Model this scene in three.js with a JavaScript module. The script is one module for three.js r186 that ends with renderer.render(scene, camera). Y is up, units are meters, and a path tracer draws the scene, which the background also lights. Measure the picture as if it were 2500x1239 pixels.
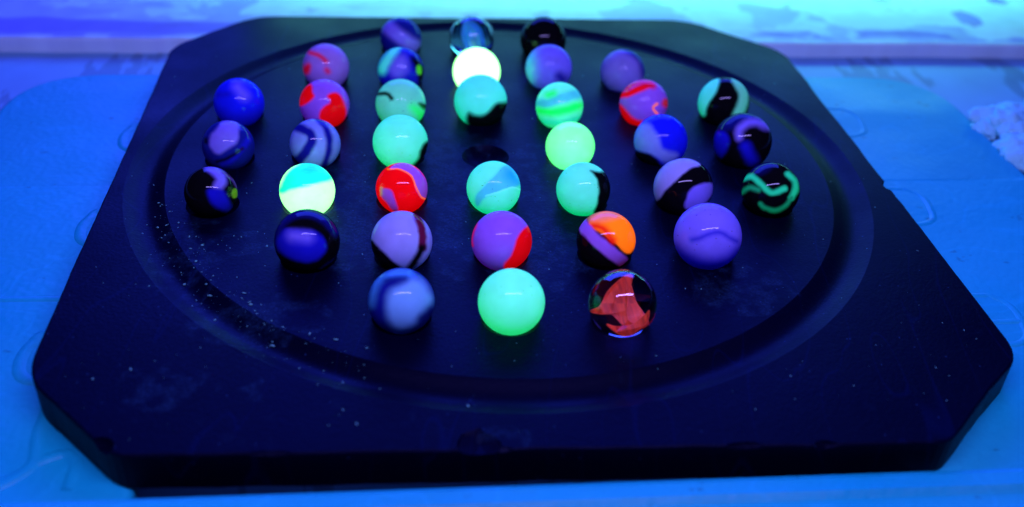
import * as THREE from 'three';
import { RectAreaLightUniformsLib } from 'three/addons/lights/RectAreaLightUniformsLib.js';
import { mergeGeometries, mergeVertices } from 'three/addons/utils/BufferGeometryUtils.js';
import { Brush, Evaluator, SUBTRACTION } from 'three-bvh-csg';

// ------------------------------------------------------------------ camera, light, exposure
const scene = new THREE.Scene();
scene.background = new THREE.Color(0x000000);              // a dark room
const camera = new THREE.PerspectiveCamera(28.43, 2500 / 1239, 0.01, 20);
camera.position.set(-0.02563, 0.16271, 0.26959);
camera.rotation.set(-0.609785, -0.127347, 0.058137, 'YXZ');
camera.focus = 0.27;
camera.userData.fStop = 8.5;
const renderer = new THREE.WebGLRenderer({ antialias: true });
renderer.toneMapping = THREE.LinearToneMapping;
renderer.toneMappingExposure = 1.3;
renderer.shadowMap.enabled = true;
RectAreaLightUniformsLib.init();

const MM = 0.001;
// A wide soft panel of blue light behind and above: shadows fall towards the viewer, soft glow on top of the dark marbles.
const PANEL_AT = new THREE.Vector3(0.03, 0.34, -0.56), PANEL_TO = new THREE.Vector3(0.01, 0.0, 0.02);
const PANEL_COLOR = new THREE.Color().setRGB(0.03, 0.06, 1.0);
const panelLight = new THREE.RectAreaLight(PANEL_COLOR, 9, 0.72, 0.34);
panelLight.position.copy(PANEL_AT); panelLight.lookAt(PANEL_TO); panelLight.name = 'panel_beam';
scene.add(panelLight);
// A hand-held blacklight tube above the near edge of the board: the thin violet streak on every marble.
const TUBE_AT = new THREE.Vector3(0.012, 0.255, 0.185), TUBE_TO = new THREE.Vector3(0.005, 0.01, -0.03);
const TUBE_COLOR = new THREE.Color().setRGB(0.34, 0.26, 1.0);
const tubeLight = new THREE.RectAreaLight(TUBE_COLOR, 58, 0.28, 0.018);
tubeLight.position.copy(TUBE_AT); tubeLight.lookAt(TUBE_TO); tubeLight.name = 'blacklight_beam';
scene.add(tubeLight);
// A paler batten lamp low over the painted ledge behind the board: it brightens the ledge and the board's far rim.
const BATTEN_AT = new THREE.Vector3(0.10, 0.052, -0.205), BATTEN_TO = new THREE.Vector3(0.10, 0.0, -0.197);
const BATTEN_COLOR = new THREE.Color().setRGB(0.16, 0.80, 0.9);
const battenLight = new THREE.RectAreaLight(BATTEN_COLOR, 8.5, 0.38, 0.03);
battenLight.position.copy(BATTEN_AT); battenLight.lookAt(BATTEN_TO); battenLight.name = 'batten_beam';
scene.add(battenLight);

// ------------------------------------------------------------------ helpers
function rng(seed) { let a = seed >>> 0; return () => { a = (a + 0x6d2b79f5) >>> 0; let t = a; t = Math.imul(t ^ (t >>> 15), t | 1); t ^= t + Math.imul(t ^ (t >>> 7), t | 61); return ((t ^ (t >>> 14)) >>> 0) / 4294967296; }; }
function hash2(x, y, s) { let h = Math.imul(x, 374761393) + Math.imul(y, 668265263) + Math.imul(s, 1442695041); h = Math.imul(h ^ (h >>> 13), 1274126177); return ((h ^ (h >>> 16)) >>> 0) / 4294967296; }
function noise2(x, y, s = 0) {
  const ix = Math.floor(x), iy = Math.floor(y), fx = x - ix, fy = y - iy, u = fx * fx * (3 - 2 * fx), v = fy * fy * (3 - 2 * fy);
  const a = hash2(ix, iy, s), b = hash2(ix + 1, iy, s), c = hash2(ix, iy + 1, s), d = hash2(ix + 1, iy + 1, s);
  return a + (b - a) * u + (c - a) * v + (a - b - c + d) * u * v;
}
function fbm(x, y, s = 0, n = 4) { let t = 0, a = 0.5; for (let i = 0; i < n; i++) { t += a * noise2(x, y, s + i * 17); x *= 2.03; y *= 2.03; a *= 0.5; } return t / (1 - Math.pow(0.5, n)); }
const sstep = (a, b, x) => { const t = Math.min(1, Math.max(0, (x - a) / (b - a))); return t * t * (3 - 2 * t); };
const toSRGB = (c) => Math.round(255 * Math.min(1, Math.max(0, c <= 0.0031308 ? 12.92 * c : 1.055 * Math.pow(c, 1 / 2.4) - 0.055)));
function texture(w, h, fill, srgb = true) {                 // fill(x, y, out) writes linear rgb
  const data = new Uint8Array(w * h * 4), o = [0, 0, 0];
  for (let y = 0, k = 0; y < h; y++) for (let x = 0; x < w; x++, k += 4) {
    fill(x, y, o);
    for (let c = 0; c < 3; c++) data[k + c] = srgb ? toSRGB(o[c]) : Math.round(255 * Math.min(1, Math.max(0, o[c])));
    data[k + 3] = 255;
  }
  const t = new THREE.DataTexture(data, w, h); t.magFilter = THREE.LinearFilter; t.minFilter = THREE.LinearFilter;
  if (srgb) t.colorSpace = THREE.SRGBColorSpace;
  t.wrapS = t.wrapT = THREE.RepeatWrapping; t.needsUpdate = true;
  return t;
}
function tag(o, label, category, group, kind) {
  if (label) o.userData.label = label; if (category) o.userData.category = category;
  if (group) o.userData.group = group; if (kind) o.userData.kind = kind;
  return o;
}
function mesh(name, geometry, material, parent = scene) {
  const m = new THREE.Mesh(geometry, material); m.name = name; m.castShadow = m.receiveShadow = true; parent.add(m); return m;
}
const used = {};
function numbered(name) { const k = used[name] = (used[name] ?? -1) + 1; return k ? name + '_' + String(k).padStart(3, '0') : name; }
function uvFromXZ(g, size, ox = 0, oz = 0) {
  const p = g.attributes.position, uv = new Float32Array(p.count * 2);
  for (let i = 0; i < p.count; i++) { uv[2 * i] = (p.getX(i) - ox) / size; uv[2 * i + 1] = (p.getZ(i) - oz) / size; }
  g.setAttribute('uv', new THREE.BufferAttribute(uv, 2)); return g;
}
function roundedShape(points, radii) {                      // polygon in x, z with rounded corners
  const s = new THREE.Shape(), n = points.length, V = (p) => new THREE.Vector2(p[0], p[1]);
  for (let i = 0; i < n; i++) {
    const a = V(points[(i + n - 1) % n]), b = V(points[i]), c = V(points[(i + 1) % n]), r = Array.isArray(radii) ? radii[i] : radii;
    const p = b.clone().add(a.sub(b).setLength(r)), q = b.clone().add(c.sub(b).setLength(r));
    if (i) s.lineTo(p.x, p.y); else s.moveTo(p.x, p.y);
    s.quadraticCurveTo(b.x, b.y, q.x, q.y);
  }
  s.closePath(); return s;
}
function slab(shape, y0, y1, bevel, segments = 3, curve = 10) { // shape in (x, z) between two heights
  const g = new THREE.ExtrudeGeometry(shape, { depth: y1 - y0 - 2 * bevel, bevelEnabled: bevel > 0, bevelThickness: bevel, bevelSize: bevel, bevelOffset: -bevel, bevelSegments: segments, curveSegments: curve });
  g.rotateX(Math.PI / 2); g.translate(0, y1 - bevel, 0);
  return g;
}
const MARBLES = [
  ['A1', -27.2, 78.5, 7.95, 'deep', [['pale', 0.16, 0, -0.41, 0.23, -0.01, 0.48, 0.36, 0.69, 0.62, 0.61, 0.91, 0.23, 1.01, -0.02, 0.62, -0.31, 0.32, -0.77, -0.01, -0.96, -0.26, -0.82, -0.43, -0.4], ['mid', 0.14, 0.1, -0.93, -0.1, -0.79, 0.48, -0.6, 0.69, -0.22, 0.84, 0.24, 0.8], ['navy', 0.14, 0.071, -0.43, 0.6, 0.11, 0.65], ['navy', 0.14, 0.105, 0.62, -0.52, 0.93, -0.35]]],
  ['A2', -0.8, 79.9, 8.10, 'jade', []],
  ['A3', 26.1, 81.6, 8.29, 'clear', []],
  ['B1', -51.2, 53.1, 8.33, 'black', [['blue', 0.07, 0, -0.98, -0.02, -0.83, 0.38, -0.32, 0.36, 0.24, 0.32, 0.54, 0.06, 0.6, -0.24, 0.32, -0.59, -0.11, -0.66, -0.53, -0.52, -0.88, -0.28], ['lavblue', 0.2, 0.107, -0.45, 0.15, 0.02, 0.11], ['navy', 0.1, 0.107, -0.88, 0.28, -0.62, 0.75, -0.02, 0.88, 0.54, 0.66, 0.88, 0.28], ['navy', 0.05, 0.03, 0.41, -0.84, 0.92, -0.5]]],
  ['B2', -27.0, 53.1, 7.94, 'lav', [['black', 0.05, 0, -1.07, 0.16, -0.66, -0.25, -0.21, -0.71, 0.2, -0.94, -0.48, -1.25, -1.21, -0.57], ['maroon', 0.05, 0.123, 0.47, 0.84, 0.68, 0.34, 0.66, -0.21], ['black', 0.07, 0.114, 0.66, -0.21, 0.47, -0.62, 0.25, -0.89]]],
  ['B3', -0.9, 53.6, 7.96, 'violet', [['red', 0.05, 0, 0.94, 0.6, 0.57, 0.28, 0.45, -0.04, 0.34, -0.45, -0.03, -0.86, 0.34, -1.09, 0.89, -0.68, 1.16, -0.04, 1.07, 0.42], ['red', 0.06, 0.041, -0.85, 0.56, -1.0, 0.1, -0.97, -0.13]]],
  ['B4', 26.9, 53.9, 7.83, 'black', [['orange', 0.05, 0, -0.6, 0.61, -0.29, 0.89, 0.08, 1.08, 0.6, 0.89, 1.03, 0.37, 1.07, -0.01, 0.77, -0.57, 0.32, -0.1, -0.1, 0.23, -0.48, 0.42], ['salmon', 0.12, 0, -0.62, 0.7, -0.29, 0.98, 0.13, 1.08, 0.65, 0.84, -0.01, 0.65, -0.48, 0.61], ['red', 0.12, 0.104, -0.48, 0.49, -0.1, 0.44, 0.23, -0.01], ['violet', 0.05, 0.193, -0.86, 0.65, -0.57, 0.23, -0.15, -0.15, 0.32, -0.52, 0.56, -0.71]]],
  ['B5', 54.3, 54.3, 8.97, 'lavblue', [['blue', 0.2, 0, -1.05, -0.17, -0.59, -0.46, -0.18, -0.67, 0.44, -0.67, 1.02, -0.17, 1.06, -0.67, 0.23, -1.2, -0.8, -0.95], ['blue', 0.1, 0.054, -0.43, -0.09, -0.22, -0.05, 0.15, 0.09, 0.36, 0.11, 0.81, -0.13]]],
  ['C1', -79.4, 26.8, 7.14, 'black', [['lavblue', 0.1, 0.189, -0.04, 0.98, 0.29, 0.73, 0.41, 0.48, 0.27, 0.26], ['blue', 0.1, 0, -0.12, 0.16, 0.41, 0.16, 0.62, -0.21, 0.86, -0.79, 0.45, -0.7, 0.0, -0.42, -0.12, -0.09], ['olive', 0.04, 0, 0.79, 0.16, 0.95, 0.18, 1.01, -0.05, 0.91, -0.23, 0.76, -0.17], ['plum', 0.06, 0.033, 0.41, 0.77, 0.82, 0.53, 0.95, 0.24]]],
  ['C2', -53.1, 27.0, 7.66, 'glowwhite', [['teal', 0.07, 0, -1.08, -0.12, -0.92, 0.23, -0.73, 0.61, -0.42, 0.88, -0.11, 1.04, 0.35, 1.04, 0.77, 0.69, 1.01, 0.42, 0.23, 0.21, -0.23, 0.11, -0.54, -0.0, -0.84, -0.1], ['azure', 0.3, 0, -0.34, 0.61, -0.15, 1.0, 0.35, 1.0, 0.62, 0.65, 0.16, 0.5]]],
  ['C3', -26.9, 25.7, 7.30, 'red', [['violet', 0.05, 0, -0.55, 0.7, -0.22, 0.98, 0.35, 0.98, 0.85, 0.53, 1.09, 0.04, 1.09, -0.41, 0.72, -0.35, 0.56, -0.04, 0.48, 0.33, 0.23, 0.61, -0.14, 0.77], ['violet', 0.05, 0, -0.75, 0.02, -0.42, -0.04, -0.26, -0.33, -0.1, -0.9, -0.3, -0.94, -0.59, -0.53, -0.83, -0.25], ['orange', 0.03, 0.023, -0.55, 0.73, -0.06, 0.76, 0.4, 0.49, 0.58, -0.0, 0.76, -0.37, 1.01, -0.41], ['tan', 0.05, 0.045, -0.77, -0.0, -0.79, -0.25]]],
  ['C4', -0.9, 26.5, 7.70, 'mint', [['sky', 0.05, 0, -0.62, -0.71, -0.72, -0.32, -0.37, 0.03, 0.01, 0.44, 0.33, 0.82, 0.65, 0.82, 0.9, 0.53, 1.06, 0.18, 0.74, 0.03, 0.33, -0.07, -0.11, -0.26, -0.4, -0.42, -0.5, -0.67], ['azure', 0.25, 0, 0.33, 0.5, 0.65, 0.76, 0.97, 0.37, 1.03, 0.18, 0.59, 0.18], ['mintlight', 0.02, 0.014, -0.27, -0.29, 0.14, -0.17, 0.59, 0.01, 0.84, 0.03, 1.01, -0.1]]],
  ['C5', 24.8, 27.7, 7.74, 'mint', [['black', 0.06, 0, 1.02, 0.67, 0.73, 0.64, 0.45, 0.66, 0.19, 0.71, 0.38, 0.55, 0.51, 0.29, 0.55, -0.09, 0.51, -0.57, 0.29, -0.92, 0.83, -1.04, 1.31, -0.25, 1.24, 0.42]]],
  ['C6', 53.8, 28.5, 8.50, 'black', [['lav', 0.05, 0, -0.98, -0.45, -1.08, 0.02, -0.92, 0.49, -0.54, 0.87, -0.07, 1.06, 0.37, 0.96, 0.65, 0.74, 0.33, 0.68, 0.11, 0.55, -0.2, 0.24, -0.58, -0.07, -0.8, -0.42], ['lavblue', 0.05, 0, 0.4, 0.05, 0.68, 0.15, 1.03, 0.15, 1.03, -0.2, 0.74, -0.55, 0.4, -0.76, 0.05, -0.73, 0.08, -0.36, 0.18, -0.14]]],
  ['C7', 79.5, 30.0, 8.20, 'black', [['jade2', 0.06, 0.098, -1.02, 0.43, -0.69, 0.53, -0.43, 0.35, -0.16, 0.02, 0.1, -0.12, 0.46, 0.06], ['jade2', 0.06, 0.102, 0.59, 0.55, 0.82, 0.35, 0.85, 0.02, 0.69, -0.27], ['jade3', 0.06, 0.069, 0.69, -0.27, 0.52, -0.57, 0.16, -0.73, -0.23, -0.6, -0.33, -0.47], ['jade3', 0.07, 0.072, -0.98, -0.04, -0.72, 0.15, -0.43, 0.02], ['navy', 0.2, 0, -0.69, 0.74, -0.3, 1.01, 0.16, 1.1, -0.13, 0.74, -0.43, 0.61]]],
  ['D1', -78.1, 1.0, 7.55, 'deep', [['lavblue', 0.08, 0, -0.3, 0.9, -0.05, 1.07, 0.28, 1.05, 0.41, 0.78, 0.37, 0.36, 0.33, 0.11, -0.05, -0.14, -0.42, -0.37, -0.67, -0.18, -0.72, 0.36, -0.38, 0.7], ['blue', 0.08, 0.108, 0.74, 0.24, 0.45, -0.18, 0.16, -0.55, -0.22, -0.72], ['black', 0.07, 0.058, -0.42, -0.62, 0.03, -0.47, 0.53, -0.08], ['black', 0.08, 0.075, -0.84, 0.2, -0.84, 0.11]]],
  ['D2', -52.7, -0.1, 7.52, 'lav2', [['navyb', 0.08, 0.186, -0.86, 0.71, -0.39, 0.54, -0.12, 0.33, -0.14, 0.03, -0.39, -0.35, -0.77, -0.77], ['navyb', 0.08, 0.131, 0.03, 1.09, 0.5, 0.54, 0.6, -0.05, 0.33, -0.94]]],
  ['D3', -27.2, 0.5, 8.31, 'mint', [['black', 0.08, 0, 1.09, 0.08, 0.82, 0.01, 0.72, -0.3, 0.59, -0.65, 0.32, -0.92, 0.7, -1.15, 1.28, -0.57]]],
  ['D5', 24.7, 2.1, 7.55, 'glowgreen', []],
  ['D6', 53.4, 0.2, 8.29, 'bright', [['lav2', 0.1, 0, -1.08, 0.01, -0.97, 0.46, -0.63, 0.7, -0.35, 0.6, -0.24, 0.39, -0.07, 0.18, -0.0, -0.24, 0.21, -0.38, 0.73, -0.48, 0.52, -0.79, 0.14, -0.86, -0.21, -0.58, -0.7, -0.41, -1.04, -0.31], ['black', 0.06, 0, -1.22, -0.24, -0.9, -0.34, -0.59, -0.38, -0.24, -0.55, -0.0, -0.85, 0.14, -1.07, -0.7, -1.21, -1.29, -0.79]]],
  ['D7', 79.0, 2.1, 8.95, 'black', [['blue', 0.08, 0, -0.98, -0.26, -0.95, 0.36, -0.66, 0.41, -0.47, 0.23, -0.44, -0.03, -0.6, -0.42, -0.76, -0.58], ['navy', 0.12, 0, -0.86, 0.49, -0.44, 0.87, 0.05, 1.04, 0.56, 0.91, 0.76, 0.68, 0.05, 0.74, -0.18, 0.45, -0.6, 0.36], ['lavblue', 0.1, 0.129, -0.11, 0.16, -0.13, 0.39, 0.11, 0.62, 0.47, 0.68, 0.86, 0.49], ['blue', 0.12, 0.194, 0.11, -0.19, 0.21, -0.45, 0.37, -0.71]]],
  ['E1', -78.4, -26.7, 7.86, 'bright', [['lavblue', 0.25, 0.129, -0.06, 0.63, 0.2, 0.28], ['blue', 0.15, 0.065, -0.83, 0.28, -0.45, 0.33], ['blue', 0.3, 0, -0.96, -0.36, -0.02, -0.58, 0.97, -0.23, 0.89, -1.01, -0.45, -1.09]]],
  ['E2', -51.4, -25.8, 7.91, 'violet', [['red', 0.06, 0, -0.49, 0.85, -0.49, 0.42, -0.34, 0.29, -0.7, -0.05, -1.09, -0.14, -1.18, 0.25, -0.92, 0.64], ['red', 0.06, 0, 0.03, 0.33, 0.52, 0.53, 0.78, 0.12, 0.89, -0.35, 0.8, -0.83, 0.33, -1.04, -0.27, -0.66, -0.1, -0.1, 0.29, 0.12]]],
  ['E3', -27.0, -25.4, 8.09, 'mintgrey', [['black', 0.06, 0.076, -0.9, 0.39, -0.52, 0.41, -0.35, 0.22], ['black', 0.06, 0, 0.58, 0.1, 1.04, 0.05, 1.04, -0.35], ['green', 0.2, 0, 0.28, -0.05, 0.62, 0.01, 1.0, -0.43, 0.87, -0.69, 0.58, -0.35]]],
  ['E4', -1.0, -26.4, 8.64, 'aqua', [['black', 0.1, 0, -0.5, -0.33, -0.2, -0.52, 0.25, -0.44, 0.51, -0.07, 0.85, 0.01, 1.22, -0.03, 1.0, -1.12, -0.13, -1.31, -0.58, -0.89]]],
  ['E5', 24.9, -24.6, 7.81, 'jade', [['sky', 0.1, 0.192, -0.92, 0.17, -0.55, 0.07, -0.05, 0.3, 0.79, 0.49], ['green', 0.12, 0, -1.05, -0.06, -0.34, -0.08, 0.29, 0.05, 1.0, 0.21, 1.0, -0.16, 0.08, -0.41, -0.84, -0.37], ['green', 0.15, 0.125, -0.46, 0.46, -0.25, 0.53], ['teal', 0.15, 0.092, -0.76, -0.62, 0.08, -0.73, 0.91, -0.48]]],
  ['E6', 53.4, -26.1, 7.98, 'violet', [['red', 0.07, 0.136, -0.94, 0.36, -0.47, 0.46, -0.0, 0.67, 0.26, 0.74], ['crimson', 0.12, 0.103, -0.71, 0.65, -0.24, 0.83, 0.14, 0.86, 0.4, 0.69], ['red', 0.08, 0, -1.08, 0.13, -0.75, -0.2, -0.38, -0.64, -0.0, -0.71, 0.28, -0.86, -0.52, -1.09, -1.08, -0.48], ['orange', 0.05, 0.042, 0.56, -0.01, 0.34, -0.2, 0.56, -0.43], ['crimson', 0.08, 0, 0.77, 0.18, 1.12, 0.18, 1.08, -0.25, 0.73, -0.13]]],
  ['E7', 80.6, -25.6, 8.51, 'black', [['aqua', 0.07, 0, -1.08, -0.09, -0.99, 0.44, -0.6, 0.89, -0.13, 1.02, -0.22, 0.53, -0.51, 0.13, -0.68, -0.22, -0.72, -0.55, -0.99, -0.35], ['mintgrey', 0.08, 0.195, 0.51, 0.89, 0.78, 0.36, 0.75, -0.04, 0.51, -0.53]]],
  ['F1', -52.5, -54.1, 7.91, 'lavpurple', [['crimson', 0.09, 0.083, -0.69, 0.6, -0.27, 0.49, -0.0, 0.23], ['crimson', 0.1, 0, -1.05, -0.07, -0.78, 0.19, -0.62, 0.02, -0.69, -0.3, -0.92, -0.39], ['crimson', 0.12, 0.092, 0.03, -0.11, 0.1, -0.18]]],
  ['F2', -26.9, -51.4, 7.92, 'blue', [['aqua', 0.15, 0, -1.03, -0.08, -0.86, 0.4, -0.47, 0.92, 0.05, 1.09, -0.25, 0.57, -0.47, 0.18, -0.73, -0.25], ['lavblue', 0.2, 0, -0.56, 0.05, -0.12, 0.66, 0.22, 0.61, 0.35, -0.04, -0.21, -0.38], ['black', 0.1, 0, 0.31, 0.7, 0.91, 0.4, 1.13, -0.08, 0.74, -0.86, 0.7, -0.08], ['olive2', 0.05, 0.099, 0.79, 0.12, 0.79, -0.06]]],
  ['F3', -0.8, -50.2, 8.24, 'glowwhite2', []],
  ['F4', 24.9, -53.2, 8.21, 'lavblue', [['sky', 0.3, 0, -1.08, -0.05, -0.95, 0.45, -0.61, 0.67, -0.61, -0.39, -0.74, -0.73], ['navyb', 0.2, 0.191, 0.45, -0.35, 0.58, -0.48]]],
  ['F5', 51.0, -51.3, 7.81, 'lavpurple2', [['navyb', 0.15, 0.127, 0.13, 1.03, 0.84, 0.58, 0.97, -0.08]]],
  ['G1', -26.8, -80.2, 7.55, 'deep', [['lavblue', 0.15, 0.315, -0.87, 0.75, -0.28, 0.22, 0.44, -0.26, 0.98, -0.46]]],
  ['G2', -0.7, -78.4, 8.33, 'clearblue', []],
  ['G3', 25.8, -77.3, 8.52, 'black', []],
];
// ------------------------------------------------------------------ setting: shelf and painted ledge behind
const grain = texture(512, 512, (x, y, o) => { const v = fbm(x / 40, y / 40, 3, 4) * 0.5 + noise2(x * 1.3, y * 1.3, 9) * 0.5; o[0] = o[1] = o[2] = v; }, false);
{
  const map = texture(1024, 512, (x, y, o) => {
    const n = fbm(x / 90, y / 45, 21, 5), k = 0.8 + 0.4 * n, d = sstep(0.60, 0.66, fbm(x / 28, y / 50, 77, 4)) * 0.35;
    o[0] = 0.16 * k * (1 - d); o[1] = 0.42 * k * (1 - d); o[2] = 0.62 * k * (1 - d);
  });
  const g = uvFromXZ(mergeGeometries([slab(roundedShape([[-0.5, -0.125], [0.55, -0.125], [0.55, 0.105], [-0.5, 0.105]], 0.01), -0.03, -0.006, 0.002),
    slab(roundedShape([[-0.5, -0.125], [0.55, -0.125], [0.55, 0.32], [-0.5, 0.32]], 0.01), -0.08, -0.0305, 0.002)]), 0.3);
  tag(mesh('shelf', g, new THREE.MeshStandardMaterial({ map, roughness: 0.6 })), 'smooth violet shelf showing behind the blue plastic lid', 'shelf', null, 'structure');
}
{
  // old white paint, flaked off in patches down to a violet ground
  const W = 1024, H = 512, SX = 1.0, SZ = 0.5, X0 = -0.45, Z0 = -0.6;
  const map = texture(W, H, (x, y, o) => {
    const wx = X0 + (x / W) * SX, wz = Z0 + (y / H) * SZ;   // metres
    const edge = (fbm(wx * 40, wz * 60, 5, 5) - 0.5);
    let bare = sstep(0.60, 0.655, fbm(wx * 62 + 7, wz * 42, 41, 5)) * (0.35 + 0.6 * sstep(0.3, 0.7, fbm(wx * 12, wz * 20, 43, 2)));
    bare = Math.max(bare, 0.55 * sstep(0.52, 0.62, fbm(wx * 30, wz * 60, 45, 5)) * sstep(0.0, -0.1, wx));
    const leftBand = sstep(0.004, -0.004, Math.abs(wz + 0.1245 + edge * 0.008) - 0.0085) * sstep(-0.02, -0.07, wx + edge * 0.05);
    const rightBand = sstep(0.003, -0.003, Math.abs(wz + 0.1205 + edge * 0.012) - 0.004) * sstep(0.10, 0.15, wx + edge * 0.08) * sstep(0.36, 0.5, fbm(wx * 55, wz * 90, 47, 4));
    bare = Math.max(bare, leftBand, rightBand * 0.9) * sstep(-0.1118, -0.1150, wz + edge * 0.002);
    const k = 0.9 + 0.2 * fbm(wx * 150, wz * 150, 61, 3);
    const P = [0.55, 0.82, 0.82], B = [0.22, 0.22, 0.66];
    for (let c = 0; c < 3; c++) o[c] = (P[c] + (B[c] - P[c]) * bare) * k;
  });
  const rough = texture(512, 256, (x, y, o) => { o[0] = o[1] = o[2] = fbm(x / 10, y / 10, 52, 5); }, false);
  const pts = [];                                           // wavering front edge
  for (let i = 0; i <= 120; i++) { const x = -0.45 + i / 120; pts.push([x, -0.1115 + 0.0016 * (fbm(x * 60, 1, 8, 4) - 0.5)]); }
  const s = new THREE.Shape(); s.moveTo(0.55, -0.6); s.lineTo(-0.45, -0.6); for (const [x, z] of pts) s.lineTo(x, z); s.closePath();
  const g = uvFromXZ(slab(s, -0.03, 0.0, 0.0012), 1, X0, Z0);
  const uv = g.attributes.uv; for (let i = 0; i < uv.count; i++) uv.setXY(i, uv.getX(i) / SX, uv.getY(i) / SZ);
  tag(mesh('ledge', g, new THREE.MeshStandardMaterial({ map, roughness: 0.8, bumpMap: rough, bumpScale: 0.0012 })), 'pale flaking painted ledge behind the board', 'ledge', null, 'structure');
}

// ------------------------------------------------------------------ the blue plastic lid
{
  const lid = new THREE.Group(); lid.name = 'plastic_lid'; scene.add(lid);
  tag(lid, 'blue plastic storage box lid under the slate board', 'lid');
  const map = texture(1024, 1024, (x, y, o) => {
    const n = fbm(x / 160, y / 160, 71, 4), k = 0.88 + 0.24 * n, w = noise2(x * 0.9, y * 0.9, 15), sc = sstep(0.68, 0.80, fbm(x / 60, y / 14, 33, 4)) * 0.22 + sstep(0.955, 1, 1 - Math.abs(fbm(x / 70 + y / 300, y / 50, 35, 3) - 0.5) * 2) * 0.25, dk = 1 - 0.35 * sstep(0.80, 0.84, fbm(x / 14, y / 10, 37, 4));
    o[0] = (0.002 + 0.01 * sc) * k; o[1] = (0.43 + 0.12 * sc) * dk * k * (0.96 + 0.08 * w); o[2] = (0.48 + 0.2 * sc) * dk * k * (0.97 + 0.06 * w);
  });
  const wear = texture(512, 512, (x, y, o) => { o[0] = o[1] = o[2] = 0.30 + 0.35 * fbm(x / 50, y / 25, 63, 5); }, false);
  const waves = texture(512, 512, (x, y, o) => { o[0] = o[1] = o[2] = 0.85 * fbm(x / 70, y / 45, 65, 3) + 0.15 * noise2(x / 1.5, y / 1.5, 66); }, false);
  const plastic = new THREE.MeshPhysicalMaterial({ map, roughness: 1, roughnessMap: wear, ior: 1.49, bumpMap: waves, bumpScale: 0.0007 });
  const xz = (g) => uvFromXZ(g, 0.34);
  const flat = roundedShape([[-0.163, -0.080], [0.182, -0.080], [0.182, 0.30], [-0.163, 0.30]], [0.032, 0.032, 0.02, 0.02]);
  flat.holes.push(roundedShape([[-0.083, 0.110], [0.086, 0.110], [0.086, 0.1278], [-0.083, 0.1268]], 0.004));   // handle slot under the board's near edge
  mesh('panel', xz(slab(flat, -0.0058, 0, 0.0018, 5, 16)), plastic, lid);
  const tube = (pts, r0) => { const r = r0 * 1.9, c = new THREE.CatmullRomCurve3(pts.map(([x, z]) => new THREE.Vector3(x, -r * 0.86, z)), false, 'catmullrom', 0.5); return xz(new THREE.TubeGeometry(c, pts.length * 10, r, 10)); };
  // pressed ribs: their rounded ends show beyond the board's edges
  for (const z of [-0.032, 0.0215, 0.0775]) mesh('rib', tube([[-0.085, z - 0.009], [-0.112, z - 0.0085], [-0.1165, z - 0.004], [-0.1175, z + 0.002], [-0.1155, z + 0.008], [-0.109, z + 0.010], [-0.085, z + 0.0105]], 0.0019), plastic, lid);
  for (const z of [-0.042, 0.0145, 0.0715]) mesh('rib', tube([[0.085, z - 0.0095], [0.130, z - 0.0095], [0.136, z - 0.0085], [0.1390, z - 0.004], [0.1385, z + 0.003], [0.1355, z + 0.010], [0.125, z + 0.012], [0.085, z + 0.012]], 0.0013), plastic, lid);
  mesh('rib', tube([[-0.160, 0.0555], [-0.130, 0.0555], [-0.105, 0.0560], [-0.08, 0.0565]], 0.0014), plastic, lid);
  mesh('rib', tube([[0.10, 0.0740], [0.135, 0.0738], [0.178, 0.0735]], 0.0012), plastic, lid);
  mesh('rib', tube([[-0.1065, 0.092], [-0.1065, 0.104], [-0.1052, 0.113], [-0.1085, 0.1175], [-0.113, 0.1205]], 0.0019), plastic, lid);
  mesh('rib', tube([[-0.1052, 0.113], [-0.0995, 0.1105], [-0.0965, 0.1135], [-0.0962, 0.121]], 0.0017), plastic, lid);
  // raised front rim in steps
  const rim = new THREE.Shape([[0.1275, -0.001], [0.1290, 0.0036], [0.1298, 0.0058], [0.1312, 0.0063], [0.1345, 0.0063], [0.1352, 0.0058], [0.1360, 0.0052], [0.1395, 0.0050], [0.1402, 0.0058], [0.1410, 0.0064], [0.16, 0.0066], [0.16, -0.001]].map(([z, y]) => new THREE.Vector2(z, y)));
  const rg = new THREE.ExtrudeGeometry(rim, { depth: 0.33, bevelEnabled: false, steps: 40 });
  rg.rotateY(-Math.PI / 2); rg.translate(0.174, 0, 0);
  { const p = rg.attributes.position; for (let i = 0; i < p.count; i++) p.setZ(i, p.getZ(i) + p.getX(i) * 0.006); rg.computeVertexNormals(); }
  mesh('front_rim', xz(rg), plastic, lid);
}

// ------------------------------------------------------------------ the slate solitaire board
const TOP = 0.010, BOWL_R = 0.0098, BOWL_OPEN = 0.0073, BOWL_DEPTH = BOWL_R - Math.sqrt(BOWL_R ** 2 - BOWL_OPEN ** 2);
const GROOVE = { x: 0.004, z: 0.003, inner: 0.0970, outer: 0.1125, deep: 0.0018 };
const HOLES = [...MARBLES.map((m) => [m[1] * MM, m[2] * MM]), [-0.0012, 0.0006]];
function boardHeight(x, z) {
  const r = Math.hypot(x - GROOVE.x, z - GROOVE.z), mid = (GROOVE.inner + GROOVE.outer) / 2, half = (GROOVE.outer - GROOVE.inner) / 2;
  if (Math.abs(r - mid) < half) return Math.min(TOP, TOP + 0.0004 - (GROOVE.deep + 0.0004) * Math.cos((r - mid) / half * Math.PI / 2) ** 2);
  for (const [hx, hz] of HOLES) if (Math.hypot(x - hx, z - hz) < BOWL_OPEN + 0.0006) return null;
  return TOP;
}
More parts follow.
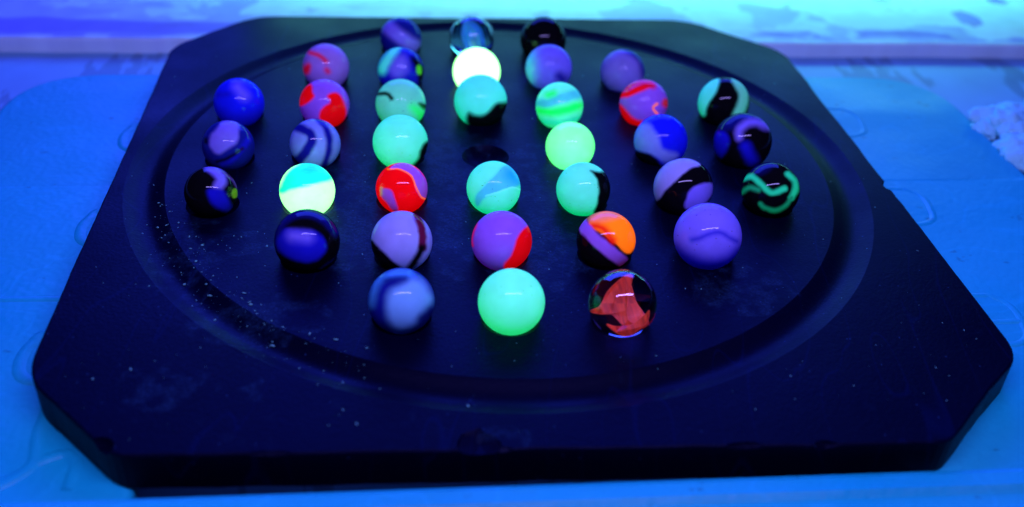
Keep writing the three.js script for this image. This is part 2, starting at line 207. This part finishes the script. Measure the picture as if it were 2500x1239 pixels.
{
  const corners = [[-0.1096, -0.082], [-0.083, -0.1115], [0.089, -0.1115], [0.1205, -0.080], [0.1212, 0.0985], [0.0905, 0.1262], [-0.0855, 0.1215], [-0.1096, 0.0965]];
  const outline = roundedShape(corners, [0.007, 0.010, 0.009, 0.008, 0.006, 0.004, 0.004, 0.008]).getSpacedPoints(420);
  outline.pop();
  const rough = outline.map((p, i) => {
    const c = new THREE.Vector2(0.005, 0.006), d = p.clone().sub(c).normalize(), n = (fbm(i * 0.13, 2.5, 14, 4) - 0.5) * 0.0011;
    return p.clone().addScaledVector(d, n);
  });
  const base = slab(new THREE.Shape(rough), 0, TOP, 0.00055, 2);
  const ev = new Evaluator(); ev.attributes = ['position', 'normal', 'uv']; ev.useGroups = false;
  let brush = new Brush(base); brush.updateMatrixWorld();
  const cut = (g) => { const b = new Brush(g); b.updateMatrixWorld(); brush = ev.evaluate(brush, b, SUBTRACTION); brush.updateMatrixWorld(); };
  { // ring groove
    const mid = (GROOVE.inner + GROOVE.outer) / 2, half = (GROOVE.outer - GROOVE.inner) / 2, pr = [];
    pr.push(new THREE.Vector2(GROOVE.outer + 0.0004, TOP + 0.002), new THREE.Vector2(GROOVE.inner - 0.0004, TOP + 0.002), new THREE.Vector2(GROOVE.inner - 0.0002, TOP + 0.0006));
    for (let i = 0; i <= 24; i++) { const t = -1 + (2 * i) / 24; pr.push(new THREE.Vector2(mid + t * half, TOP + 0.0004 - (GROOVE.deep + 0.0004) * Math.cos(t * Math.PI / 2) ** 2)); }
    pr.push(new THREE.Vector2(GROOVE.outer + 0.0002, TOP + 0.0006), pr[0].clone());
    const g = new THREE.LatheGeometry(pr, 200); g.translate(GROOVE.x, 0, GROOVE.z); cut(g);
  }
  { // bowls that hold the marbles
    const one = [];
    for (const [x, z] of HOLES) { const g = new THREE.SphereGeometry(BOWL_R, 40, 28); g.translate(x, TOP - BOWL_DEPTH + BOWL_R, z); one.push(g); }
    cut(mergeGeometries(one));
  }
  { // chips knocked out of the edges
    const r = rng(4), chips = [];
    for (const [x, y, z, a, b, c] of [[-0.011, TOP + 0.0016, 0.1235, 0.0058, 0.0030, 0.0072], [-0.0065, TOP + 0.0005, 0.1245, 0.0028, 0.0014, 0.0020], [0.1218, TOP, 0.0195, 0.0024, 0.006, 0.0032], [0.1222, TOP - 0.002, 0.026, 0.0016, 0.006, 0.004], [-0.0885, TOP, 0.119, 0.003, 0.0018, 0.003], [0.045, TOP + 0.0005, 0.1252, 0.0045, 0.0016, 0.0016], [0.063, TOP + 0.0004, 0.1258, 0.003, 0.0018, 0.0018], [-0.055, TOP + 0.0004, 0.1226, 0.006, 0.0012, 0.0012]]) {
      const g = new THREE.IcosahedronGeometry(1, 2), p = g.attributes.position, s = r() * 100;
      for (let i = 0; i < p.count; i++) { const k = 0.8 + 0.4 * fbm(p.getX(i) * 2.2 + s, p.getY(i) * 2.2 + p.getZ(i) * 1.7, 3, 3); p.setXYZ(i, p.getX(i) * k * a + x, p.getY(i) * k * b + y, p.getZ(i) * k * c + z); }
      g.computeVertexNormals(); chips.push(g);
    }
    for (const c of chips) cut(c);
  }
  const S = 0.26, X0 = -0.125, Z0 = -0.125, N = 1400;
  const dusty = [[-15, 17, 26, 30], [-38, 40, 12, 20], [10, 44, 16, 26], [-67, 44, 14, 8], [-40, 8, 9, 14], [-14, 42, 8, 20], [12, 5, 12, 12], [-82, 52, 9, 18], [-62, 78, 16, 9], [-6, 120, 5, 4], [-60, 104, 3, 5], [60, 70, 14, 10], [-78, 100, 10, 8]];
  const map = texture(N, N, (px, py, o) => {
    const x = X0 + (px / N) * S, z = Z0 + (py / N) * S, xm = x * 1000, zm = z * 1000;
    const broad = fbm(xm / 30, zm / 30, 91, 4), fine = noise2(xm * 4, zm * 4, 92) * 0.6 + noise2(xm * 1.7, zm * 1.7, 95) * 0.4;
    const k = 0.75 + 0.5 * broad;
    // chalky dust left in patches: clotted grain with ragged outlines
    let patch = 0; for (const [cx, cz, rx, rz] of dusty) patch = Math.max(patch, 1.15 - Math.hypot((xm - cx) / rx, (zm - cz) / rz));
    const clot = fbm(xm / 3.2, zm / 3.2, 101, 4);
    let dust = sstep(0.50, 0.78, clot + 0.22 * Math.min(1, Math.max(0, patch)) - (patch > 0 ? 0 : 0.2)) * (0.25 + 0.75 * sstep(0.35, 0.8, fine)) * (patch > 0 ? 1 : 0.4);
    const speck = hash2(Math.floor(px / 2), Math.floor(py / 2), 5) > 0.9992 ? 0.6 : 0;
    dust = Math.min(1, dust * 0.16 + speck * 0.6);
    const B = [0.0002, 0.0002, 0.007], D = [0.05, 0.18, 0.36];
    const scr = sstep(0.0, 1, 1 - Math.abs(fbm(xm / 9 + zm / 60, zm / 40, 111, 2) - 0.5) * 60) * 0.012;
    for (let c = 0; c < 3; c++) o[c] = B[c] * k + (D[c] - B[c]) * dust * 0.55 + scr * [0.02, 0.1, 0.8][c];
  });
  const rm = texture(800, 800, (x, y, o) => { const v = 0.30 + 0.20 * fbm(x / 60, y / 60, 131, 4) + 0.1 * noise2(x * 1.1, y * 1.1, 133); o[0] = o[1] = o[2] = v; }, false);
  const bump = texture(1400, 1400, (x, y, o) => { const v = 0.6 * fbm(x / 90, y / 60, 141, 5) + 0.25 * noise2(x / 3, y / 3, 143) + 0.15 * noise2(x / 1.2, y / 1.2, 144); o[0] = o[1] = o[2] = v; }, false);
  const g = brush.geometry; uvFromXZ(g, S, X0, Z0);
  const uv = g.attributes.uv, ps = g.attributes.position, nm = g.attributes.normal;
  for (let i = 0; i < uv.count; i++) if (Math.abs(nm.getY(i)) < 0.5) uv.setXY(i, (ps.getX(i) - X0 + ps.getZ(i) * 0.3) / S, (ps.getY(i) - Z0 + ps.getZ(i)) / S);
  const board = mesh('solitaire_board', g, new THREE.MeshPhysicalMaterial({ map, roughnessMap: rm, roughness: 1, ior: 1.5, bumpMap: bump, bumpScale: 0.00012, specularIntensity: 0.13, specularColor: new THREE.Color().setRGB(0.45, 0.55, 1) }));
  tag(board, 'dark slate solitaire board with cut corners and ring groove', 'game board');
}

// ------------------------------------------------------------------ marbles
// [albedo, own glow under the blacklight]; linear
const GLASS = {
  black: [[0.004, 0.004, 0.006]], navy: [[0.008, 0.010, 0.16]], navyb: [[0.010, 0.012, 0.30]], deep: [[0.010, 0.018, 0.28]], blue: [[0.015, 0.015, 0.60]], bright: [[0.012, 0.02, 0.92]], mid: [[0.08, 0.5, 0.80]],
  pale: [[0.25, 0.7, 0.95]], lav: [[0.50, 0.55, 0.92]], lav2: [[0.32, 0.48, 0.92]], lavblue: [[0.30, 0.25, 0.93]], violet: [[0.46, 0.20, 0.92]], lavpurple: [[0.55, 0.32, 0.75]], lavpurple2: [[0.30, 0.26, 0.68]],
  maroon: [[0.20, 0.01, 0.05]], plum: [[0.2, 0.08, 0.3]],
  red: [[0.92, 0.005, 0.008], [0.28, 0, 0]], crimson: [[0.80, 0.01, 0.05], [0.13, 0, 0]], orange: [[0.95, 0.30, 0.01], [0.62, 0.09, 0]], salmon: [[0.8, 0.4, 0.2], [0.35, 0.04, 0]], tan: [[0.55, 0.45, 0.3], [0.08, 0.05, 0]],
  mint: [[0.28, 0.95, 0.80], [0, 0.28, 0.05]], mintlight: [[0.5, 0.95, 0.9], [0.02, 0.45, 0.2]], mintgrey: [[0.30, 0.75, 0.60], [0, 0.16, 0.04]], aqua: [[0.22, 0.92, 0.85], [0, 0.27, 0.08]], jade: [[0.30, 0.92, 0.76], [0.01, 0.31, 0.06]], jade2: [[0.04, 0.6, 0.35], [0, 0.24, 0.05]], jade3: [[0.02, 0.4, 0.18], [0, 0.10, 0.02]],
  green: [[0.02, 0.85, 0.2], [0, 0.42, 0]], olive: [[0.15, 0.4, 0.02], [0.03, 0.08, 0]], olive2: [[0.06, 0.45, 0.02], [0.01, 0.15, 0]], sky: [[0.16, 0.75, 0.95], [0, 0.08, 0]], azure: [[0.02, 0.45, 0.95], [0, 0.07, 0.08]], teal: [[0.02, 0.7, 0.6], [0, 0.28, 0.12]],
  glowwhite: [[0.5, 0.9, 0.4], [0.40, 1.2, 0.32]], glowwhite2: [[0.5, 0.9, 0.4], [0.62, 1.6, 0.55]], glowgreen: [[0.4, 0.9, 0.5], [0.08, 0.65, 0.04]],
};
const KIND = (a) => ({ a: a[0], e: a[1] ?? [0, 0, 0] });
function smooth(l) {                                        // rounds a patch or ribbon outline twice
  const head = l.slice(0, 3), open = l[2] > 0; let p = []; for (let i = 3; i < l.length; i += 2) p.push([l[i], l[i + 1]]);
  if (p.length > 2) for (let k = 0; k < 2; k++) {
    const q = [], n = p.length; if (open) q.push(p[0]);
    for (let i = 0; i < (open ? n - 1 : n); i++) { const a = p[i], b = p[(i + 1) % n]; q.push([a[0] * 0.75 + b[0] * 0.25, a[1] * 0.75 + b[1] * 0.25], [a[0] * 0.25 + b[0] * 0.75, a[1] * 0.25 + b[1] * 0.75]); }
    if (open) q.push(p[n - 1]); p = q;
  }
  return [...head, ...p.flat()];
}
function layerDistance(l, x, y) {                           // signed distance to a patch (width 0) or a ribbon, in radii
  const w = l[2]; let d = 1e9, inside = false;
  const n = (l.length - 3) / 2;
  for (let i = 0, j = n - 1; i < n; j = i++) {
    const ax = l[3 + 2 * j], ay = l[4 + 2 * j], bx = l[3 + 2 * i], by = l[4 + 2 * i];
    if (!(w && i === 0)) {
      const ex = bx - ax, ey = by - ay, t = Math.min(1, Math.max(0, ((x - ax) * ex + (y - ay) * ey) / (ex * ex + ey * ey + 1e-9)));
      d = Math.min(d, Math.hypot(x - ax - t * ex, y - ay - t * ey));
    }
    if (!w && (by > y) !== (ay > y) && x < ((ax - bx) * (y - by)) / (ay - by) + bx) inside = !inside;
  }
  return w ? d - w : inside ? -d : d;
}
const SPHERE = new THREE.SphereGeometry(1, 72, 48); SPHERE.rotateX(Math.PI / 2);
{
  const p = SPHERE.attributes.position, uv = SPHERE.attributes.uv;
  for (let i = 0; i < p.count; i++) {
    const th = Math.acos(Math.min(1, Math.max(-1, p.getZ(i)))), h = Math.hypot(p.getX(i), p.getY(i)) || 1, r = (th / Math.PI) * 0.49;
    uv.setXY(i, 0.5 + (r * p.getX(i)) / h, 0.5 + (r * p.getY(i)) / h);
  }
}
function marbleMaps(base, layers, seed, pitted) {
  const N = 256, b = KIND(GLASS[base]), ls = layers.map((l) => [smooth(l), KIND(GLASS[l[0]])]), glows = [b, ...ls.map((l) => l[1])].some((k) => k.e.some((v) => v > 0));
  const col = new Float32Array(N * N * 3), em = new Float32Array(N * N * 3); let top = 1e-6;
  for (let y = 0; y < N; y++) for (let x = 0; x < N; x++) {
    const X = ((x + 0.5) / N - 0.5) / 0.49, Y = ((y + 0.5) / N - 0.5) / 0.49, rr = Math.max(1e-6, Math.hypot(X, Y)), th = Math.min(1, rr) * Math.PI;
    const ro = th < Math.PI / 2 ? Math.sin(th) : 2 - Math.sin(th);
    const wob = 0.07, qx = (ro * X) / rr + (fbm(X * 9, Y * 9, seed, 3) - 0.5) * wob, qy = (ro * Y) / rr + (fbm(X * 9, Y * 9, seed + 50, 3) - 0.5) * wob;
    let a = b.a, e = b.e, i = (y * N + x) * 3;
    let c0 = a[0], c1 = a[1], c2 = a[2], e0 = e[0], e1 = e[1], e2 = e[2];
    for (const [l, k] of ls) {
      const t = 1 - sstep(-l[1] * 1.25, l[1] * 1.25, layerDistance(l, qx, qy)); if (t <= 0) continue;
      c0 += (k.a[0] - c0) * t; c1 += (k.a[1] - c1) * t; c2 += (k.a[2] - c2) * t; e0 += (k.e[0] - e0) * t; e1 += (k.e[1] - e1) * t; e2 += (k.e[2] - e2) * t;
    }
    let m = 0.90 + 0.2 * fbm(qx * 3.2 + 5, qy * 3.2, seed + 9, 4);
    if (pitted) { const s = noise2(qx * 26, qy * 26, seed + 77); m *= 1 - 0.75 * sstep(0.93, 0.975, s) * sstep(0.4, 0.6, fbm(qx * 2, qy * 2, seed + 5, 2)); }
    col[i] = c0 * m; col[i + 1] = c1 * m; col[i + 2] = c2 * m; em[i] = e0 * m; em[i + 1] = e1 * m; em[i + 2] = e2 * m;
    top = Math.max(top, e0 * m, e1 * m, e2 * m);
  }
  const from = (f, k) => texture(N, N, (x, y, o) => { const i = (y * N + x) * 3; o[0] = f[i] * k; o[1] = f[i + 1] * k; o[2] = f[i + 2] * k; });
  return { map: from(col, 1), glow: glows ? from(em, 1 / top) : null, top };
}
const LABELS = {
  A1: 'cloudy blue marble with a pale smoky patch, beside the plain jade green marble',
  A2: 'plain jade green marble glowing evenly, between cloudy blue and clear orange marbles',
  A3: 'clear glass marble with orange ribbons inside',
  B1: 'black marble with a large blue oval, in front of the half white glowing marble',
  B2: 'pale lavender marble with a maroon stripe and a black underside',
  B3: 'violet marble with a red wedge on its side, behind the jade green marble',
  B4: 'black marble with bright orange cap and violet band',
  B5: 'large lavender blue marble with faint darker wave, at the end of its row',
  C1: 'black marble with blue patches and a small olive green spot',
  C2: 'brightly glowing white green marble with a teal blue cap',
  C3: 'red marble with violet swirls and a thin orange line',
  C4: 'mint marble crossed by a sky blue band, in front of the empty hole',
  C5: 'mint marble with a black side ending in a pointed hook',
  C6: 'black marble with lavender cap and lavender lower patch',
  C7: 'black marble with green squiggles',
  D1: 'deep blue marble with a lavender blob and black streaks',
  D2: 'pale blue marble with two curved dark blue stripes',
  D3: 'plain mint marble with black lower side, beside the empty hole',
  D5: 'plain light green marble glowing strongly, beside the empty hole',
  D6: 'bright blue marble with pale blue side and black underside',
  D7: 'black marble with blue lobes and a lavender hook',
  E1: 'plain bright blue marble at the end of its row',
  E2: 'violet marble with two broad red patches',
  E3: 'grey mint marble with black hook and green tinge',
  E4: 'aqua marble with black underside, in front of the white glowing marble',
  E5: 'green marble with a sky blue band',
  E6: 'violet marble with red swirls and a small orange hook',
  E7: 'black marble between two pale aqua crescents',
  F1: 'pale purple marble with a crimson squiggle and crimson spot',
  F2: 'blue and aqua marble with black side and small green spot',
  F3: 'plain white glowing marble with green rim, brightest on the board',
  F4: 'lavender blue marble with a dark blue dimple spot, in front of the plain black marble',
  F5: 'plain pale purple marble with dark blue edge at the row end',
  G1: 'deep blue marble with a broad lavender diagonal band, back row end',
  G2: 'clear blue glass marble with pale lobes inside, middle of back row',
  G3: 'plain black marble in the back row',
};
function seat(o, x, z, r) {
  const c = new THREE.Vector3(x, TOP - BOWL_DEPTH + r, z); o.position.copy(c);
  const w = camera.position.clone().sub(c).normalize(), up = new THREE.Vector3(0, 1, 0).applyEuler(camera.rotation), u = up.clone().cross(w).normalize();
  o.quaternion.setFromRotationMatrix(new THREE.Matrix4().makeBasis(u, w.clone().cross(u), w));
}
function vane(a0, r0, r1, t0, t1, twist, thick) {           // a twisted ribbon standing out from the axis, with thickness, in radii
  const A = 22, B = 8, pos = [], idx = [];
  for (let side = 0; side < 2; side++) for (let i = 0; i <= A; i++) for (let j = 0; j <= B; j++) {
    const t = i / A, y = t0 + (t1 - t0) * t, env = Math.pow(Math.sin(Math.PI * (0.06 + 0.88 * t)), 0.7), r = r0 + (r1 * env - r0) * (j / B), a = a0 + twist * (t - 0.5) + 0.35 * Math.sin(3 * t + j * 0.35), h = (side ? -1 : 1) * thick * (1 - 0.6 * j / B);
    pos.push(r * Math.cos(a) - h * Math.sin(a), y + 0.06 * Math.sin(j * 0.5), r * Math.sin(a) + h * Math.cos(a));
  }
  const n = (A + 1) * (B + 1), at = (s, i, j) => s * n + i * (B + 1) + j;
  for (let i = 0; i < A; i++) for (let j = 0; j < B; j++) { idx.push(at(0, i, j), at(0, i + 1, j), at(0, i, j + 1), at(0, i + 1, j), at(0, i + 1, j + 1), at(0, i, j + 1)); idx.push(at(1, i, j), at(1, i, j + 1), at(1, i + 1, j), at(1, i + 1, j), at(1, i, j + 1), at(1, i + 1, j + 1)); }
  const edge = (f) => { for (let k = 0; k + 1 < f.length; k++) { const [a, b] = [f[k], f[k + 1]]; idx.push(a[0], b[0], a[1], b[0], b[1], a[1]); } };
  const ring = []; for (let i = 0; i <= A; i++) ring.push([at(0, i, B), at(1, i, B)]); for (let j = B - 1; j >= 0; j--) ring.push([at(0, A, j), at(1, A, j)]); for (let i = A - 1; i >= 0; i--) ring.push([at(0, i, 0), at(1, i, 0)]); for (let j = 1; j <= B; j++) ring.push([at(0, 0, j), at(1, 0, j)]);
  edge(ring);
  const g = new THREE.BufferGeometry(); g.setAttribute('position', new THREE.Float32BufferAttribute(pos, 3)); g.setIndex(idx); g.computeVertexNormals();
  g.setAttribute('uv', new THREE.Float32BufferAttribute(new Float32Array((pos.length / 3) * 2), 2)); return g;
}
const THROUGH = 0.3;
const PITTED = new Set(['A2', 'B5', 'C4', 'C5', 'D3', 'E3']);
MARBLES.forEach(([key, xm, zm, rm, base, layers], n) => {
  const x = xm * MM, z = zm * MM, r = rm * MM;
  if (base === 'clear' || base === 'clearblue') {
    const orange = base === 'clear', o = new THREE.Group(); o.name = numbered(orange ? 'cat_eye_marble' : 'clear_marble'); scene.add(o); seat(o, x, z, r);
    tag(o, LABELS[key], 'marble', 'marbles on the solitaire board');
    const glass = new THREE.MeshPhysicalMaterial({ color: 0xffffff, roughness: 0.02, transmission: 1, thickness: 0.016, ior: 1.5, attenuationColor: orange ? new THREE.Color().setRGB(0.9, 0.85, 0.9) : new THREE.Color().setRGB(0.35, 0.7, 0.95), attenuationDistance: 0.016 });
    mesh('glass', SPHERE, glass, o);
    const streaks = texture(128, 128, (x, y, o) => { const n = fbm(x / 9 + y / 30, y / 60, 301, 4), k = 0.35 + 1.0 * n; o[0] = k; o[1] = k * k * 0.9; o[2] = k * 0.8; });
    const ribbon = orange ? new THREE.MeshStandardMaterial({ map: streaks, color: new THREE.Color().setRGB(0.70, 0.07, 0.035), emissive: new THREE.Color().setRGB(0.15, 0.010, 0.001), emissiveMap: streaks, roughness: 0.5 }) : new THREE.MeshStandardMaterial({ color: new THREE.Color().setRGB(0.15, 0.6, 0.95), roughness: 0.5 });
    if (orange) {
      const flame = [[0.05, 0.60], [0.20, 0.58], [0.13, 0.22], [0.08, -0.14], [0.10, -0.32], [0.02, -0.44], [-0.12, -0.30], [-0.22, -0.22], [-0.44, -0.22], [-0.64, -0.16], [-0.46, -0.06], [-0.30, 0.22], [-0.12, 0.46]];
      const sweep = [[0.05, -0.20], [0.12, -0.34], [0.26, -0.40], [0.40, -0.28], [0.60, -0.16], [0.58, -0.32], [0.44, -0.50], [0.20, -0.62], [-0.10, -0.60], [-0.34, -0.46], [-0.10, -0.44], [0.02, -0.40]];
      const curl = [[-0.10, 0.30], [0.10, 0.34], [0.22, 0.02], [0.40, -0.30], [0.22, -0.46], [0.02, -0.30], [-0.06, 0.02]];
      [[flame, 0.10, 0.5], [sweep, -0.12, -0.9], [curl, -0.30, 0.3]].forEach(([pts, z0, bend], i) => {
        const s = new THREE.Shape(new THREE.SplineCurve([...pts, pts[0]].map(([x, y]) => new THREE.Vector2(x, y))).getPoints(90));
        const g = new THREE.ExtrudeGeometry(s, { depth: 0.03, bevelEnabled: true, bevelThickness: 0.012, bevelSize: 0.012, bevelSegments: 2 }), p = g.attributes.position;
        for (let k = 0; k < p.count; k++) { const x = p.getX(k), y = p.getY(k); p.setZ(k, p.getZ(k) + z0 - bend * (x * x + 0.4 * x * y) + 0.06 * Math.sin(9 * x + 5 * y + i)); }
        g.computeVertexNormals(); mesh('glowing_ribbon', g, ribbon, o);
      });
    } else for (const [a0, tw] of [[2.6, 0.5], [5.6, 0.6], [1.2, 0.4]]) { const v = mesh('ribbon', vane(a0, 0.02, 0.46, -0.60, 0.60, tw, 0.06), ribbon, o); v.rotation.set(0.2, 0, 0.3); }
    o.scale.setScalar(r);
    return;
  }
  const { map, glow, top } = marbleMaps(base, layers, 200 + n * 31, PITTED.has(key));
  const m = new THREE.MeshPhysicalMaterial({ map, roughness: 1, specularIntensity: 0, clearcoat: 0.4, clearcoatRoughness: 0.05, transmission: THROUGH, thickness: 0 });   // milky glass under a polished skin
  if (glow) { m.emissiveMap = glow; m.emissive = new THREE.Color(1, 1, 1); m.emissiveIntensity = top / (1 - THROUGH); }
  const o = mesh(numbered(glow ? 'glowing_marble' : 'marble'), SPHERE, m); seat(o, x, z, r); o.scale.setScalar(r);
  tag(o, LABELS[key], 'marble', 'marbles on the solitaire board');
  if (base.startsWith('glow')) {                            // the three strongest glow enough to light the slate beside them
    const l = new THREE.PointLight(new THREE.Color().setRGB(0.3, 1, 0.15), base === 'glowgreen' ? 0.00003 : 0.00008); l.name = 'marble_glow'; l.castShadow = true; l.shadow.radius = 0.2; l.position.copy(o.position); scene.add(l);
  }
});

// ------------------------------------------------------------------ small stuff: dust on the slate, crumbs by the ledge, fluffy clump
{
  const r = rng(77), flakes = [], base = new THREE.IcosahedronGeometry(1, 0), m4 = new THREE.Matrix4(), q = new THREE.Quaternion(), e = new THREE.Euler();
  const spots = [];
  for (let i = 0; i < 190; i++) { const t = r(), a = 2.66 - t * 0.95, rad = 0.091 + (r() + r()) * 0.009; spots.push([GROOVE.x + rad * Math.cos(a + 0.25), GROOVE.z + rad * Math.sin(a + 0.25), 0.05 + 0.30 * Math.pow(r(), 3), 1]); }
  for (let i = 0; i < 34; i++) spots.push([-0.067 + (r() - 0.5) * 0.028, 0.044 + (r() - 0.5) * 0.014, 0.1 + 0.2 * r() * r(), 1]);
  for (let i = 0; i < 330; i++) spots.push([-0.105 + r() * 0.22, -0.08 + r() * 0.2, 0.06 + 0.22 * Math.pow(r(), 3), 0]);
  const put = [];
  for (const [x, z, s] of spots) { const y = boardHeight(x, z); if (y !== null && x > -0.106 && x < 0.118 && z < 0.119) put.push([x, y, z, s * MM]); }
  const im = new THREE.InstancedMesh(base, new THREE.MeshStandardMaterial({ color: new THREE.Color().setRGB(0.09, 0.32, 0.26), roughness: 0.9 }), put.length);
  put.forEach(([x, y, z, s], i) => { e.set(r() * 6, r() * 6, r() * 6); q.setFromEuler(e); m4.compose(new THREE.Vector3(x, y + s * 0.3, z), new THREE.Quaternion().setFromEuler(new THREE.Euler(0, r() * 6, 0)), new THREE.Vector3(s * (0.6 + 1.6 * r()), s * 0.6, s * (0.5 + 0.6 * r()))); im.setMatrixAt(i, m4); });
  im.name = 'dust'; im.castShadow = im.receiveShadow = true; scene.add(im);
  tag(im, 'pale dust and crumbs scattered over the slate board', 'dust', null, 'stuff');
}
{
  const g = [], r = rng(31);
  for (let i = 0; i < 70; i++) {
    const a = new THREE.IcosahedronGeometry(1, 5), p = a.attributes.position, s = r() * 90, sz = 0.0028 + 0.004 * r(), t = r(), cx = 0.184 + t * 0.05, cz = -0.026 - t * 0.018 + (r() - 0.5) * 0.030, cy = -0.001 + r() * 0.004;
    for (let k = 0; k < p.count; k++) { const f = 0.55 + 0.9 * fbm(p.getX(k) * 4 + s, p.getY(k) * 4 + p.getZ(k) * 3.1, 12, 4); p.setXYZ(k, p.getX(k) * f * sz * 1.25 + cx, p.getY(k) * f * sz * 0.7 + cy, p.getZ(k) * f * sz + cz); }
    const mv = mergeVertices(a.deleteAttribute('normal').deleteAttribute('uv')); mv.computeVertexNormals(); g.push(mv);
  }
  tag(mesh('fluff_clump', mergeGeometries(g), new THREE.MeshStandardMaterial({ color: new THREE.Color().setRGB(0.25, 0.80, 0.80), roughness: 1 })), 'pale fluffy clump lying against the rounded corner of the blue lid', 'fluff');
}

// ------------------------------------------------------------------ the two lamps, above the frame
function lamp(name, label, at, to, color, glow, width, high, tubeR) {
  const o = new THREE.Group(); o.name = name; scene.add(o); tag(o, label, 'lamp');
  o.position.copy(at); const d = new THREE.Object3D(); d.position.copy(at); d.lookAt(to); o.quaternion.copy(d.quaternion);   // +z towards the scene
  const white = new THREE.MeshStandardMaterial({ color: new THREE.Color().setRGB(0.03, 0.03, 0.035), roughness: 0.6 });
  const prof = new THREE.Shape(); const h = high / 2 + 0.006;
  prof.moveTo(-h, 0.002); prof.lineTo(-h - 0.003, 0.002); prof.lineTo(-h * 0.75, -0.032); prof.lineTo(h * 0.75, -0.032); prof.lineTo(h + 0.003, 0.002); prof.lineTo(h, 0.002); prof.lineTo(h * 0.7, -0.028); prof.lineTo(-h * 0.7, -0.028); prof.closePath();
  const hg = new THREE.ExtrudeGeometry(prof, { depth: width + 0.02, bevelEnabled: false }); hg.translate(0, 0, -(width + 0.02) / 2); hg.rotateZ(-Math.PI / 2); hg.rotateY(-Math.PI / 2); hg.rotateX(0);
  // profile x -> local y, profile y -> local z, extrusion -> local x
  const p = hg.attributes.position; const src = new THREE.ExtrudeGeometry(prof, { depth: width + 0.02, bevelEnabled: false }).attributes.position;
  for (let i = 0; i < p.count; i++) p.setXYZ(i, src.getZ(i) - (width + 0.02) / 2, src.getX(i), src.getY(i)); hg.computeVertexNormals();
  mesh('housing', hg, white, o);
  const t = new THREE.CylinderGeometry(tubeR, tubeR, width - 0.012, 24); t.rotateZ(Math.PI / 2); t.translate(0, 0, -tubeR - 0.002);
  mesh('tube', t, new THREE.MeshStandardMaterial({ color: new THREE.Color().setRGB(0.1, 0.1, 0.3), emissive: color, emissiveIntensity: glow, roughness: 0.3 }), o);
  for (const s of [-1, 1]) { const c = new THREE.CylinderGeometry(tubeR * 1.2, tubeR * 1.2, 0.012, 24); c.rotateZ(Math.PI / 2); c.translate(s * (width / 2 + 0.0005), 0, -tubeR - 0.002); mesh('end_cap', c, white, o); }
}
lamp('blacklight_lamp', 'hand lamp with a violet blacklight tube held over the board', TUBE_AT, TUBE_TO, TUBE_COLOR, 6, 0.29, 0.018, 0.010);
lamp('batten_lamp', 'pale cyan batten lamp hung low over the painted ledge', BATTEN_AT, BATTEN_TO, BATTEN_COLOR, 1.5, 0.39, 0.03, 0.011);

{ // the blue panel: a flat box with a glowing face
  const o = new THREE.Group(); o.name = 'panel_lamp'; scene.add(o); tag(o, 'wide flat blue light panel leaning over from behind', 'lamp');
  const d = new THREE.Object3D(); d.position.copy(PANEL_AT); d.lookAt(PANEL_TO); o.position.copy(PANEL_AT); o.quaternion.copy(d.quaternion);
  const back = new THREE.BoxGeometry(0.76, 0.38, 0.02); back.translate(0, 0, -0.016);
  mesh('casing', back, new THREE.MeshStandardMaterial({ color: new THREE.Color().setRGB(0.03, 0.03, 0.035), roughness: 0.6 }), o);
  const face = new THREE.BoxGeometry(0.72, 0.34, 0.002); face.translate(0, 0, -0.003);
  mesh('glowing_diffuser', face, new THREE.MeshStandardMaterial({ color: new THREE.Color().setRGB(0.05, 0.05, 0.1), emissive: PANEL_COLOR, emissiveIntensity: 0.3, roughness: 0.6 }), o);
}

renderer.render(scene, camera);
